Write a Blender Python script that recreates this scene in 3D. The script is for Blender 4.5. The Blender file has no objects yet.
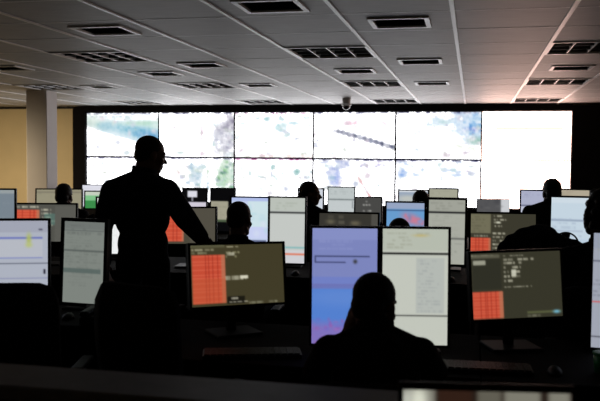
import bpy, bmesh, math, random
import numpy as np
from mathutils import Vector, Matrix, Euler

# ------------------------------------------------------------------ scene, camera, light
scene = bpy.context.scene
COL = scene.collection
random.seed(4)
RNG = np.random.default_rng(4)
FPX, YAW, PITCH, ROLL, CAMZ = 799.75, 0.2124, 0.0512, 0.0095, 1.62
_F = Vector((-math.sin(YAW)*math.cos(PITCH), math.cos(YAW)*math.cos(PITCH), -math.sin(PITCH)))
_R0 = Vector((math.cos(YAW), math.sin(YAW), 0)); _U0 = _R0.cross(_F)
_R = _R0*math.cos(ROLL) + _U0*math.sin(ROLL); _U = _U0*math.cos(ROLL) - _R0*math.sin(ROLL)
CAM = Vector((0, 0, CAMZ))
cd = bpy.data.cameras.new('camera'); cam = bpy.data.objects.new('camera', cd); COL.objects.link(cam)
cam.matrix_world = Matrix(((_R.x, _U.x, -_F.x, 0), (_R.y, _U.y, -_F.y, 0), (_R.z, _U.z, -_F.z, CAMZ), (0, 0, 0, 1)))
cd.sensor_width = 36; cd.lens = FPX/600*36; cd.clip_start = 0.05
cd.dof.use_dof = True; cd.dof.focus_distance = 6.2; cd.dof.aperture_fstop = 4.0
scene.camera = cam
vs = scene.view_settings
vs.view_transform = 'Standard'; vs.look = 'None'; vs.gamma = 1; vs.use_curve_mapping = False; vs.exposure = 0.0
world = bpy.data.worlds.new('world'); scene.world = world; world.use_nodes = True
world.node_tree.nodes['Background'].inputs[0].default_value = (0.02, 0.022, 0.025, 1)
world.node_tree.nodes['Background'].inputs[1].default_value = 0.1
WALL_GLOW = 4.5          # how far the video wall is over-exposed where it shows white

def P(px, py, z):
    """the point at depth z that the photograph shows at px, py"""
    return CAM + (_F + _R*((px-300)/FPX) - _U*((py-200.5)/FPX))*z
def Pz(px, py, h):
    d = _F + _R*((px-300)/FPX) - _U*((py-200.5)/FPX)
    return CAM + d*((h-CAMZ)/d.z)

# ------------------------------------------------------------------ materials
def lin(c): return tuple(((x/255)/12.92 if x/255 <= .04045 else ((x/255+.055)/1.055)**2.4) for x in c)
MATS = {}
def mat(name, rgb, rough=.6, metal=0, spec=.5, var=0.0, scale=20, bump=0.0, stretch=(1, 1, 1)):
    if name in MATS: return MATS[name]
    m = bpy.data.materials.new(name); m.use_nodes = True; nt = m.node_tree; b = nt.nodes['Principled BSDF']
    b.inputs['Roughness'].default_value = rough; b.inputs['Metallic'].default_value = metal
    b.inputs['Specular IOR Level'].default_value = spec
    b.inputs['Base Color'].default_value = (*rgb, 1)
    if var or bump:
        tc = nt.nodes.new('ShaderNodeTexCoord'); mp = nt.nodes.new('ShaderNodeMapping'); mp.inputs['Scale'].default_value = stretch
        n = nt.nodes.new('ShaderNodeTexNoise'); n.inputs['Scale'].default_value = scale; n.inputs['Detail'].default_value = 4
        nt.links.new(tc.outputs['Object'], mp.inputs[0]); nt.links.new(mp.outputs[0], n.inputs['Vector'])
        if var:
            r = nt.nodes.new('ShaderNodeValToRGB')
            r.color_ramp.elements[0].position = .3; r.color_ramp.elements[1].position = .7
            r.color_ramp.elements[0].color = (*[x*(1-var) for x in rgb], 1); r.color_ramp.elements[1].color = (*[min(1, x*(1+var)) for x in rgb], 1)
            nt.links.new(n.outputs['Fac'], r.inputs[0]); nt.links.new(r.outputs[0], b.inputs['Base Color'])
        if bump:
            bp = nt.nodes.new('ShaderNodeBump'); bp.inputs['Strength'].default_value = bump; bp.inputs['Distance'].default_value = .01
            nt.links.new(n.outputs['Fac'], bp.inputs['Height']); nt.links.new(bp.outputs[0], b.inputs['Normal'])
    MATS[name] = m; return m
def screen_mat():
    if 'screen' in MATS: return MATS['screen']
    m = bpy.data.materials.new('lit_display'); m.use_nodes = True; nt = m.node_tree; b = nt.nodes['Principled BSDF']
    b.inputs['Base Color'].default_value = (.01, .01, .01, 1); b.inputs['Roughness'].default_value = .45
    b.inputs['Specular IOR Level'].default_value = .2
    a = nt.nodes.new('ShaderNodeAttribute'); a.attribute_name = 'picture'
    nt.links.new(a.outputs['Color'], b.inputs['Emission Color']); b.inputs['Emission Strength'].default_value = 1
    MATS['screen'] = m; return m
M_TILE = mat('ceiling_tile', (.43, .42, .41), .55, spec=.5, var=.10, scale=5, bump=.1, stretch=(1, 6, 1))
M_BAR = mat('ceiling_bar_white', (.92, .92, .92), .38, spec=.6)
M_CROSS = mat('ceiling_cross_bar', (.75, .75, .74), .5)
M_PLENUM = mat('plenum_dark', (.03, .03, .03), .9)
M_ALU = mat('louver_aluminium', (.85, .86, .88), .35, metal=.4)
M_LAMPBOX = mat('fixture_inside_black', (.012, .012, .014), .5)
M_VENT = mat('vent_black', (.012, .012, .013), .7)
M_TAN = mat('tan_wall_paint', (.50, .40, .235), .8, var=.06, scale=2, bump=.05)
M_COLUMN = mat('column_paint', (.70, .64, .60), .7, var=.04, scale=3)
M_FLOOR = mat('dark_carpet', (.03, .03, .034), .95, var=.3, scale=60, bump=.3)
M_BLACK = mat('black_surround', (.005, .0045, .005), .8, spec=.05)
M_PLASTIC = mat('black_plastic', (.006, .006, .0065), .5, spec=.15)
M_SHELL = mat('charcoal_plastic_shell', (.010, .010, .011), .6, spec=.15)
M_DESK = mat('dark_desk_laminate', (.006, .0055, .0055), .85, spec=.05, var=.2, scale=8)
M_COUNTER = mat('dark_brown_wood', (.05, .03, .022), .6, spec=.2, var=.35, scale=6, stretch=(.4, 6, 6))
M_EDGE = mat('grey_edge_band', (.16, .155, .16), .55, spec=.25, var=.1, scale=14)
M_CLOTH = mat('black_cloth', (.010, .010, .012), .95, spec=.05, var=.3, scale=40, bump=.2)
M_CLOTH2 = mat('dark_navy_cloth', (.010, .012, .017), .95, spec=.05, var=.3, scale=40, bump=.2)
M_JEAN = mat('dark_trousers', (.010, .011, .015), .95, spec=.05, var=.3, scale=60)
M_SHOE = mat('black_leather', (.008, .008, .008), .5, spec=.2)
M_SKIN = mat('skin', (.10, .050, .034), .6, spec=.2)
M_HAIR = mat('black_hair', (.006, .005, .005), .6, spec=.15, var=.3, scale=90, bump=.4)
M_EYE = mat('eye_white', (.30, .28, .26), .3); M_IRIS = mat('dark_iris', (.02, .012, .008), .2)
M_FABRIC = mat('chair_black_fabric', (.010, .010, .011), .95, spec=.06, var=.3, scale=90, bump=.2)
M_WHITE = mat('white_paper', (.75, .75, .73), .7)
M_GREEN = mat('green_plastic', (.02, .28, .06), .4)
M_DOME = mat('dome_glass_dark', (.015, .012, .012), .12, spec=.6)
M_WHITEP = mat('white_plastic', (.75, .75, .74), .4)

# ------------------------------------------------------------------ helpers
def obj(name, me, m=None, parent=None, smooth=False, loc=None):
    o = bpy.data.objects.new(name, me); COL.objects.link(o)
    if m is not None and not me.materials: me.materials.append(m)
    if smooth:
        for p in me.polygons: p.use_smooth = True
    if parent is not None: o.parent = parent
    if loc is not None: o.location = loc
    return o
def tag(o, label, cat, group=None):
    o['label'] = label; o['category'] = cat
    if group: o['group'] = group
    return o
def thing(name, label, cat, loc=(0, 0, 0), rotz=0, group=None):
    o = bpy.data.objects.new(name, None); COL.objects.link(o); o.empty_display_size = .1
    o.location = loc; o.rotation_euler = (0, 0, rotz)
    return tag(o, label, cat, group)
def struct(o): o['kind'] = 'structure'; return o
class MB:
    """collects shapes into one mesh"""
    def __init__(s): s.v = []; s.f = []
    def add(s, vs, fs, M=None):
        k = len(s.v)
        for v in vs:
            v = Vector(v); s.v.append(tuple(M @ v if M else v))
        s.f += [tuple(i+k for i in f) for f in fs]; return s
    def box(s, a, b, M=None):
        x0, y0, z0 = a; x1, y1, z1 = b
        return s.add([(x0,y0,z0),(x1,y0,z0),(x1,y1,z0),(x0,y1,z0),(x0,y0,z1),(x1,y0,z1),(x1,y1,z1),(x0,y1,z1)],
                     [(0,3,2,1),(4,5,6,7),(0,1,5,4),(1,2,6,5),(2,3,7,6),(3,0,4,7)], M)
    def rbox(s, a, b, c=.004, M=None):
        """box with chamfered edges all round"""
        bm = bmesh.new(); bmesh.ops.create_cube(bm, size=1)
        a = Vector(a); b = Vector(b)
        for v in bm.verts: v.co = Vector([(a[i]+b[i])/2 + v.co[i]*(b[i]-a[i]) for i in range(3)])
        bmesh.ops.bevel(bm, geom=bm.edges[:], offset=c, segments=2, profile=.5, affect='EDGES')
        bm.verts.index_update()
        s.add([v.co for v in bm.verts], [tuple(v.index for v in f.verts) for f in bm.faces], M); bm.free(); return s
    def tube(s, pts, r, n=10, cap=True):
        pts = [Vector(p) for p in pts]; rs = r if isinstance(r, (list, tuple)) else [r]*len(pts)
        vs = []; fs = []; prev = None
        for i, p in enumerate(pts):
            t = (pts[min(i+1, len(pts)-1)] - pts[max(i-1, 0)]).normalized()
            if prev is None:
                a = t.orthogonal().normalized()
            else:
                a = (prev - t*prev.dot(t)); a = a.normalized() if a.length > 1e-6 else t.orthogonal().normalized()
            prev = a; b = t.cross(a)
            for k in range(n):
                q = 2*math.pi*k/n; vs.append(p + (a*math.cos(q) + b*math.sin(q))*rs[i])
        for i in range(len(pts)-1):
            for k in range(n):
                fs.append((i*n+k, i*n+(k+1) % n, (i+1)*n+(k+1) % n, (i+1)*n+k))
        if cap: fs += [tuple(range(n))[::-1], tuple(range((len(pts)-1)*n, len(pts)*n))]
        return s.add(vs, fs)
    def lathe(s, prof, n=20, M=None):
        vs = []; fs = []
        for r, z in prof:
            for k in range(n):
                q = 2*math.pi*k/n; vs.append((r*math.cos(q), r*math.sin(q), z))
        for i in range(len(prof)-1):
            for k in range(n): fs.append((i*n+k, i*n+(k+1) % n, (i+1)*n+(k+1) % n, (i+1)*n+k))
        fs += [tuple(range(n))[::-1], tuple(range((len(prof)-1)*n, len(prof)*n))]
        return s.add(vs, fs, M)
    def mesh(s, name, m=None):
        me = bpy.data.meshes.new(name); me.from_pydata(s.v, [], s.f); me.update()
        bm = bmesh.new(); bm.from_mesh(me); bmesh.ops.recalc_face_normals(bm, faces=bm.faces[:]); bm.to_mesh(me); bm.free()
        if m: me.materials.append(m)
        return me
    def build(s, name, m, parent=None, smooth=False, loc=None):
        return obj(name, s.mesh(name, m), None, parent, smooth, loc)

# ------------------------------------------------------------------ pictures shown on displays
def s2l(a):
    a = np.clip(a, 0, None); return np.where(a <= .04045, a/12.92, ((a+.055)/1.055)**2.4)
class Pic:
    """a little painted picture (rows from the top), later carried by the display's mesh as colours"""
    def __init__(s, w, h, bg): s.w, s.h = w, h; s.a = np.zeros((h, w, 3)); s.a[:] = np.array(bg)/255; s.U, s.V = np.meshgrid((np.arange(w)+.5)/w, (np.arange(h)+.5)/h)
    def mask(s, m, c, al=1): m = np.clip(m, 0, 1)[..., None]*al; s.a = s.a*(1-m) + np.array(c)/255*m; return s
    def rect(s, u0, v0, u1, v1, c, al=1): return s.mask(((s.U >= u0) & (s.U <= u1) & (s.V >= v0) & (s.V <= v1)).astype(float), c, al)
    def hline(s, v, c, u0=0, u1=1, t=None, al=1): t = t or 1.05/s.h; return s.rect(u0, v-t/2, u1, v+t/2, c, al)
    def blob(s, u, v, ru, rv, c, al=1, rot=0):
        x = (s.U-u); y = (s.V-v); ca, sa = math.cos(rot), math.sin(rot)
        d = ((x*ca+y*sa)/ru)**2 + ((-x*sa+y*ca)/rv)**2
        return s.mask(np.clip(1.25*np.exp(-d)-.08, 0, 1), c, al)
    def specks(s, n, u0, v0, u1, v1, cols, ru=.02, rv=.02, al=.7, seed=0):
        g = np.random.default_rng(seed)
        for i in range(n):
            s.blob(g.uniform(u0, u1), g.uniform(v0, v1), ru*g.uniform(.4, 1.5), rv*g.uniform(.4, 1.5), cols[g.integers(len(cols))], al*g.uniform(.4, 1))
        return s
    def text(s, u0, v0, u1, v1, c, rows=8, al=.6, seed=0, fill=.7):
        g = np.random.default_rng(seed)
        for i in range(rows):
            v = v0 + (v1-v0)*(i+.5)/rows; u = u0
            end = u0 + (u1-u0)*g.uniform(.35, 1)
            while u < end:
                L = g.uniform(.03, .14)*(u1-u0)
                if g.random() < fill: s.rect(u, v-(v1-v0)/rows*.28, min(u+L, u1), v+(v1-v0)/rows*.28, c, al*g.uniform(.5, 1))
                u += L + .02*(u1-u0)
        return s
    def dashes(s, v, c, u0=0, u1=1, seed=0, al=.8, dens=.5):
        g = np.random.default_rng(seed); t = 1.1/s.h; u = u0
        while u < u1:
            L = g.uniform(.01, .04)
            if g.random() < dens: s.rect(u, v-t/2, min(u+L, u1), v+t/2, c, al)
            u += L
        return s
    def texture(s, seed, lo=.25, hi=1.7):
        """breaks the painted areas up like a camera picture of leaves, walls and streets"""
        g = np.random.default_rng(seed); n = np.zeros((s.h, s.w))
        for k, am in ((6, .35), (3, .4), (1, .35)):
            c = g.random((s.h//k+2, s.w//k+2)); n += am*np.kron(c, np.ones((k, k)))[:s.h, :s.w]
        n = np.clip((n-.3)/.55, 0, 1)[..., None]
        s.a = np.clip(1-(1-s.a)*(lo+(hi-lo)*n), 0, 1); return s
    def blur(s, n=1):
        for _ in range(n):
            p = np.pad(s.a, ((1, 1), (1, 1), (0, 0)), mode='edge')
            s.a = (p[:-2, 1:-1]+p[2:, 1:-1]+p[1:-1, :-2]+p[1:-1, 2:]+4*p[1:-1, 1:-1])/8
        return s
    def mesh(s, W, H, gain=1.0, over=1.0, tint=(1, 1, 1)):
        """vertical display mesh in the xz plane facing -y, centred on the origin"""
        w, h = s.w, s.h
        me = bpy.data.meshes.new('screen')
        X = (np.arange(w)/(w-1)-.5)*W; Z = (.5-np.arange(h)/(h-1))*H
        co = np.zeros((h, w, 3)); co[..., 0] = X[None]; co[..., 2] = Z[:, None]
        i = (np.arange(h-1)[:, None]*w + np.arange(w-1)[None]).ravel()
        f = np.stack([i, i+w, i+w+1, i+1], 1)
        me.from_pydata(co.reshape(-1, 3).tolist(), [], f.tolist())
        a = me.color_attributes.new('picture', 'FLOAT_COLOR', 'POINT')
        L = s2l(s.a)
        if over > 1:            # what the photo shows as burnt-out white is really brighter than white
            m = np.clip((L.min(axis=2, keepdims=True)-.72)/.28, 0, 1)**3; L = L*(1+(over-1)*m)
        L = L*gain*np.array(tint)
        out = np.ones((h*w, 4), np.float32); out[:, :3] = L.reshape(-1, 3); a.data.foreach_set('color', out.ravel())
        me.materials.append(screen_mat()); me.update(); return me

# ------------------------------------------------------------------ the room
CZ = CAMZ + .8106; T = .625; GX0 = -.1248; GY0 = 4.4653
XL, XR, YB, YF = -8.4, 3.3, 11.80, -2.4
struct(MB().box((XL-.15, YF-.15, -.1), (XR+.15, YB+.15, 0)).build('floor', M_FLOOR))
ceil_o = struct(MB().box((XL-.15, YF-.15, CZ+.13), (XR+.15, YB+.15, CZ+.2)).build('ceiling', M_PLENUM))
struct(MB().box((XL-.15, YB, 0), (XR+.15, YB+.15, CZ+.13)).build('wall_back', M_TAN))
struct(MB().box((XL-.15, YF-.15, 0), (XL, YB, CZ+.13)).build('wall_left', M_TAN))
struct(MB().box((XR, YF-.15, 0), (XR+.15, YB, CZ+.13)).build('wall_right', M_TAN))
struct(MB().box((XL, YF-.15, 0), (XR, YF, CZ+.13)).build('wall_front', M_TAN))
struct(MB().box((XL, YB-.015, 0), (-6.25, YB, .09)).build('baseboard_back', M_PLASTIC))
struct(MB().box((XL, YB-.03, CZ-.035), (-6.25, YB, CZ-.0)).build('trim_1', M_PLASTIC))
struct(MB().rbox((-5.335, 8.86, 0), (-5.06, 9.11, CZ), .006).build('wall_column', M_COLUMN))
FIX = [(k, j) for j in (2, 6, 10) for k in (-8, -5, -2, 1)]
VENT = [(-2, -1), (-4, 0), (-1, 0), (-1, 3), (-4, 3), (-7, 3), (-2, 4), (-5, 4), (1, 4), (-1, 6), (-4, 6), (-7, 6)]
J0, J1 = -4, 11; K0, K1 = -13, 5
tile_me = MB().box((.010, .010, 0), (T-.010, T-.010, .015)).mesh('tile', M_TILE)
for j in range(J0, J1+1):
    for k in range(K0, K1+1):
        if (k, j) in FIX or (k, j) in VENT: continue
        x = GX0+k*T; y = GY0+j*T
        if x+T > XR or x < XL or y+T > YB+.05: continue
        obj('tile', tile_me, None, ceil_o, loc=(x, y, CZ+.004+random.uniform(0, .001)))
# plain border pieces where the grid meets the walls
yend = GY0+(J1)*T; yst = GY0+J0*T
def border(a, b): MB().box(a, b).build('border_tile', M_TILE, ceil_o)
border((XL, yst, CZ+.004), (GX0+K0*T, YB, CZ+.02)) if GX0+K0*T > XL else None
border((XL, YF, CZ+.004), (XR, yst, CZ+.02))
if yend < YB: border((GX0+K0*T, yend, CZ+.004), (GX0+(K1)*T, YB, CZ+.02))
border((GX0+K1*T, yst, CZ+.004), (XR, YB, CZ+.02))
mb_bar = MB().box((-.012, yst, -.003), (.012, YB, .012)).mesh('main_bar', M_BAR)
for k in range(K0, K1+1): obj('main_bar', mb_bar, None, ceil_o, loc=(GX0+k*T, 0, CZ))
cb = MB().box((GX0+K0*T, -.012, .0034), (GX0+K1*T, .012, .006)).mesh('cross_bar', M_CROSS)
for j in range(J0, J1+1): obj('cross_bar', cb, None, ceil_o, loc=(0, GY0+j*T, CZ))

# recessed louvred lights (switched off) and air vents
def ring(x0, y0, x1, y1, w, z0, z1):
    m = MB(); m.box((x0, y0, z0), (x1, y0+w, z1)); m.box((x0, y1-w, z0), (x1, y1, z1)); m.box((x0, y0+w, z0), (x0+w, y1-w, z1)); m.box((x1-w, y0+w, z0), (x1, y1-w, z1)); return m
h2 = T/2-.004
fx_frame = ring(-h2, -h2, h2, h2, .022, -.004, .012).mesh('frame', M_BAR)
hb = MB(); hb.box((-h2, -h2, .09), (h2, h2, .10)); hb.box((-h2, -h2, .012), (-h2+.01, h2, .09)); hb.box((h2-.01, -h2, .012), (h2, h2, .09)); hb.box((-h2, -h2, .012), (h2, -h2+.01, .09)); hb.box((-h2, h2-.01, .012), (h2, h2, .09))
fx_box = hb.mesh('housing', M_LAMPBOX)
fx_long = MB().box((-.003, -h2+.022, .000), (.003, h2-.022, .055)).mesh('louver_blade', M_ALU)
fx_cross = MB().box((-h2+.022, -.003, .004), (h2-.022, .003, .06)).mesh('cross_blade', M_LAMPBOX)  # coloured black for the unlit faces these blades turn to the camera
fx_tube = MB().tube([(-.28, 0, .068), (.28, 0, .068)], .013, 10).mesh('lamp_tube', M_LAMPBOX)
ROWN = {2: 'nearest row', 6: 'middle row', 10: 'far row by the video wall'}
COLN = {-8: 'leftmost', -5: 'second from left', -2: 'third from left', 1: 'rightmost'}
for k, j in FIX:
    t = thing('ceiling_light', f'unlit louvred ceiling light, {COLN[k]} in the {ROWN[j]}', 'ceiling light', (GX0+(k+.5)*T, GY0+(j+.5)*T, CZ), 0, 'unlit louvred ceiling lights')
    obj('frame', fx_frame, None, t); obj('housing', fx_box, None, t)
    for i in range(3): obj('louver_blade', fx_long, None, t, loc=((i-1)*.145, 0, 0))
    for i in range(2): obj('cross_blade', fx_cross, None, t, loc=(0, (i-.5)*.19, 0))
    for i in range(3): obj('lamp_tube', fx_tube, None, t, loc=(0, (i-1)*.19, 0))
vf_out = MB()
vx, vy = .150, .150
for a in ((-h2, -h2, h2, -vy), (-h2, vy, h2, h2), (-h2, -vy, -vx, vy), (vx, -vy, h2, vy)): vf_out.box((a[0], a[1], .004), (a[2], a[3], .016))
vent_plate = vf_out.mesh('vent_plate', M_TILE)
vent_frame = ring(-vx-.026, -vy-.02, vx+.026, vy+.02, .028, -.006, .006).mesh('frame', M_BAR)
vb = MB().box((-vx, -vy, .07), (vx, vy, .08)); vb.box((-vx-.01, -vy, .006), (-vx, vy, .08)); vb.box((vx, -vy, .006), (vx+.01, vy, .08)); vb.box((-vx, -vy-.01, .006), (vx, -vy, .08)); vb.box((-vx, vy, .006), (vx, vy+.01, .08))
vent_box = vb.mesh('duct', M_VENT)
vent_slat = MB().box((-vx, -.018, .010), (vx, .018, .013)).mesh('slat', M_VENT)
VL = {(-2,-1): 'at the top edge of the picture, nearest of all', (-4,0): 'of the left part, just before the nearest left louvred light', (-1,0): 'right of centre in the nearest row, beside the top one',
      (-1,3): 'right of centre, middle of three in line', (-4,3): 'left of centre, in line with the second louvred row', (-7,3): 'at the left edge of the picture',
      (-2,4): 'above the dome camera, between two louvred lights', (-5,4): 'between the near and middle left louvred lights', (1,4): 'between the right louvred lights',
      (-1,6): 'right of centre, farthest of three in line', (-4,6): 'left of the dome camera, far down the room', (-7,6): 'far left, right of the square column'}
for k, j in VENT:
    t = thing('ceiling_vent', f'dark ceiling air vent {VL[(k, j)]}', 'vent', (GX0+(k+.5)*T, GY0+(j+.5)*T, CZ), 0, 'square ceiling air vents')
    obj('vent_plate', vent_plate, None, t); obj('frame', vent_frame, None, t); obj('duct', vent_box, None, t)
    for i in range(6):
        s = obj('slat', vent_slat, None, t, loc=(0, -vy+.025+i*.05, .02)); s.rotation_euler = (.6, 0, 0)

# dome camera on the ceiling
dp = P(346.5, 98, 1); dp = CAM + (dp-CAM)*((CZ-CAMZ)/(dp.z-CAMZ))
t = thing('dome_camera', 'small white ceiling dome camera in front of the video wall', 'camera', (dp.x, dp.y, CZ))
MB().lathe([(.055, 0), (.055, -.03), (.05, -.06), (.05, -.075)], 24).build('mount', mat('camera_mount_grey', (.30, .28, .26), .5), t, True)
MB().lathe([(.052, -.075), (.066, -.08), (.066, -.10), (.055, -.104)], 24).build('ring', M_WHITEP, t, True)
MB().lathe([(.05, -.095)] + [(.052*math.cos(a), -.104-.052*math.sin(a)) for a in np.linspace(0, 1.5, 8)], 24).build('dome', M_DOME, t, True)

# ------------------------------------------------------------------ video wall
VW, VH, VX, VY, VTOP = 1.2165, .6893, -5.970, 11.655, CAMZ+.7085
vw = thing('video_wall', 'large video wall of twelve bright camera displays in a black surround', 'video wall', (VX+3*VW, YB-.01, 0))
def vwp(m, name, mt): 
    o = m.build(name, mt, vw); o.location = -Vector(vw.location); return o
x0s, x1s = VX-.21, 2.35
# surround: one black frame with a rounded upper corner
m = MB()
pts = [(x0s, .0), (x0s, VTOP+.095-.07)] + [(x0s+.07-.07*math.cos(a), VTOP+.095-.07+.07*math.sin(a)) for a in np.linspace(.25, 1.571, 6)] + [(VX, VTOP+.095), (VX, .0)]
n = len(pts); m.add([(x, VY-.05, z) for x, z in pts] + [(x, YB, z) for x, z in pts], [tuple(range(n)), tuple(range(n, 2*n))[::-1]] + [(i, i+n, (i+1) % n+n, (i+1) % n) for i in range(n)])
vwp(m, 'surround_side', M_BLACK)
vwp(MB().box((VX, VY-.05, VTOP+.004), (VX+6*VW, YB, VTOP+.095)), 'surround_top', M_BLACK)
vwp(MB().box((VX+6*VW, VY-.05, 0), (x1s, YB, VTOP+.075)), 'surround_side', M_BLACK)
vwp(MB().box((VX, VY-.05, 0), (VX+6*VW, YB, VTOP-2*VH-.004)), 'surround_base', M_BLACK)
W_ = (255, 255, 255); pics = {}
def vp(seed, bg=W_): return Pic(84, 48, bg)
q = vp(0); q.blob(.12, .2, .2, .16, (205, 226, 205)); q.blob(.28, .3, .14, .12, (170, 205, 215)); q.blob(.75, .42, .5, .17, (120, 185, 205), .9, .22); q.blob(.9, .55, .25, .13, (95, 160, 205), .9, .3); q.blob(.55, .12, .6, .09, (235, 245, 245)); q.blob(.8, .25, .3, .06, (170, 215, 190), .8); q.blob(.95, .3, .12, .08, (205, 232, 225))
q.mask(np.clip((q.V-.42-.62*(q.U-.25))*9, 0, 1), W_); pics[0, 0] = q
q = vp(1); q.blob(.9, .62, .13, .42, (205, 205, 215)); q.blob(.85, .36, .09, .1, (190, 188, 200)); q.blob(.97, .3, .07, .2, (176, 172, 186)); q.rect(.74, .6, 1, .63, (170, 170, 180), .5); q.rect(.565, .2, .58, .98, (240, 215, 225), .7); q.blob(.575, .47, .02, .04, (225, 205, 215)); q.specks(8, .72, .3, 1, 1, [(220, 222, 230), (200, 200, 212)], .05, .07, .6, 3); pics[0, 1] = q
q = vp(2); q.blob(.42, .15, .05, .05, (175, 215, 215), .8); q.blob(.6, .33, .06, .09, (165, 215, 215), .8); q.blob(.78, .25, .12, .05, (220, 240, 245), .8); q.specks(14, .3, .1, 1, .45, [(215, 238, 240), (235, 246, 250)], .05, .04, .7, 5); q.blob(.6, .96, .5, .05, (255, 240, 235)); pics[0, 2] = q
q = vp(3); q.specks(14, .35, .1, .95, .4, [(250, 215, 225), (240, 225, 235), (255, 230, 230)], .06, .035, .8, 6)
for i in range(34):
    s_ = i/33; u = .26+.74*s_; v = .41+.36*s_**1.15; q.blob(u, v, .022, .026+.012*(i % 3), [(105, 112, 135), (140, 140, 165), (95, 100, 120)][i % 3], .75 if s_ > .1 else .4)
q.blob(.5, .6, .02, .04, (170, 170, 190), .8); q.specks(5, 0, .55, .08, .95, [(120, 125, 180)], .02, .02, .7, 2); pics[0, 3] = q
q = vp(4); q.blob(.93, .28, .24, .3, (170, 205, 235)); q.blob(.9, .38, .1, .05, (195, 175, 225), .8); q.blob(.95, .6, .1, .1, (165, 205, 190), .9); q.blob(.5, .22, .2, .12, (215, 235, 245), .7); q.specks(14, .05, .1, .7, .8, [(228, 242, 248)], .05, .05, .8, 8); q.specks(14, .7, .05, 1, .5, [(130, 175, 220), (200, 225, 240)], .05, .05, .8, 9); q.blob(.85, .75, .25, .05, (235, 240, 225), .8, .25); pics[0, 4] = q
q = vp(5)
for v in (.18, .35, .7, .86): q.hline(v, (236, 222, 226), .15, .9, .03, .8)
pics[0, 5] = q
q = vp(6); q.specks(30, 0, .15, 1, .75, [(222, 220, 228), (236, 234, 240), (215, 225, 225)], .04, .03, .7, 11); pics[1, 0] = q
q = vp(7); q.blob(.5, .38, .1, .22, (190, 215, 225), .9); q.blob(.88, .35, .1, .27, (185, 220, 185), .9); q.specks(30, .38, .15, .68, .75, [(150, 185, 205), (205, 225, 205), (225, 235, 240)], .03, .04, .7, 12); q.specks(26, .76, .08, 1, .75, [(140, 190, 140), (180, 215, 200), (120, 150, 150)], .03, .04, .7, 13); q.specks(6, .1, .1, .4, .4, [(250, 225, 230)], .05, .03, .8, 14); q.rect(.74, .72, 1, .8, (110, 115, 120), .5); pics[1, 1] = q
q = vp(8); q.specks(40, 0, .08, 1, .8, [(205, 232, 232), (225, 240, 235), (190, 220, 215)], .03, .035, .6, 15); q.blob(.8, .3, .04, .07, (140, 190, 185), .7); q.blob(.5, .2, .03, .06, (165, 205, 200), .7); pics[1, 2] = q
q = vp(9); q.blob(.27, .4, .08, .2, (170, 185, 235), .8); q.specks(22, .05, .05, .5, .3, [(180, 190, 225), (215, 222, 240)], .05, .03, .7, 16); q.specks(16, .5, .05, 1, .2, [(215, 205, 235), (160, 160, 215)], .04, .025, .7, 17)
for i in range(14): q.blob(.56+.15*i/13, .4+.42*i/13, .016, .03, (240, 190, 190), .8)
for i in range(8): q.rect(.8, .5+.05*i, .815, .53+.05*i, (120, 170, 170), .7); q.rect(.9, .45+.06*i, .912, .47+.06*i, (120, 140, 170), .6)
pics[1, 3] = q
q = vp(10); q.blob(.08, .3, .05, .12, (160, 190, 235), .8); q.specks(40, 0, .05, 1, .35, [(190, 212, 240), (215, 230, 245)], .04, .03, .7, 18); q.specks(14, 0, .35, 1, .9, [(228, 238, 250)], .04, .05, .7, 19); pics[1, 4] = q
q = vp(11)
for v in (.2, .45): q.hline(v, (236, 224, 222), .1, .9, .03, .8)
pics[1, 5] = q
for i in range(6):
    for r in range(2):
        q = pics[r, i]
        if i < 5:
            q.dashes(.012, (70, 70, 110), 0, 1, i+20*r, .8, .75 if r else .45); q.dashes(.034, (120, 120, 150) if i != 2 else (200, 90, 150), .0, .98, i+20*r+7, .7, .5)
            if i == 2 and r: q.dashes(.012, (110, 30, 110), 0, 1, 77, .9, .8)
            if not r: q.dashes(.085, (190, 200, 215), .03, .7, i+40, .6, .4)
        if i < 5:
            q.specks(26, 0, .08, 1, 1, [(206, 212, 226), (226, 212, 220), (205, 228, 226), (214, 222, 210)], .045, .05, .7, 90+i+9*r)
            q.texture(300+i+9*r, *((.75, 1.15) if (r, i) == (0, 0) else (.4, 1.6))); q.specks(60, 0, .08, 1, .95, [(196, 180, 196), (176, 200, 212), (170, 176, 200), (190, 206, 180)], .009, .012, .9, 190+i+7*r)
        q.blur(1)
        cx = VX+(i+.5)*VW; cz = VTOP-(r+.5)*VH
        d = MB().rbox((cx-VW/2+.0015, VY, cz-VH/2+.0015), (cx+VW/2-.0015, YB-.02, cz+VH/2-.0015), .002).build('display_panel', M_BLACK, vw); d.location = -Vector(vw.location)
        thin = .012 if i < 5 else .007
        s = obj('screen', q.mesh(VW-2*thin-.003, VH-2*thin*.8-.003, 1, WALL_GLOW*(1.1 if i == 5 else 1), (1, 1, 1.03) if i < 5 else (1.45, .95, .80)), None, d, loc=(cx, VY-.003, cz))

# ------------------------------------------------------------------ desks
DZ = .74
def desk(x0, y0, x1, y1, label, top=DZ, front=True):
    t = thing('console_desk', label, 'desk', ((x0+x1)/2, (y0+y1)/2, 0), 0, 'dark operator console desks')
    w = (x1-x0)/2; d = (y1-y0)/2
    MB().rbox((-w+.003, -d, top-.035), (w-.003, d, top), .005).build('desk_top', M_DESK, t)
    for s in (-1, 1): MB().box((s*(w-.03)-.014, -d+.06, 0), (s*(w-.03)+.014, d-.03, top-.035)).build('side_panel', M_DESK, t)
    MB().box((-w+.05, d-.09, .12), (w-.05, d-.07, top-.035)).build('modesty_panel', M_DESK, t)
    MB().box((-w+.1, -.03, top-.075), (w-.1, .03, top-.035)).build('cable_tray', M_SHELL, t)
    return t
desk(-3.35, 3.80, -1.68, 4.55, 'dark console desk on the left carrying the two big portrait monitors')
desk(-1.56, 3.28, .05, 4.12, 'dark console desk under the tilted monitor with red tables, left of the hunched person')
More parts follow.
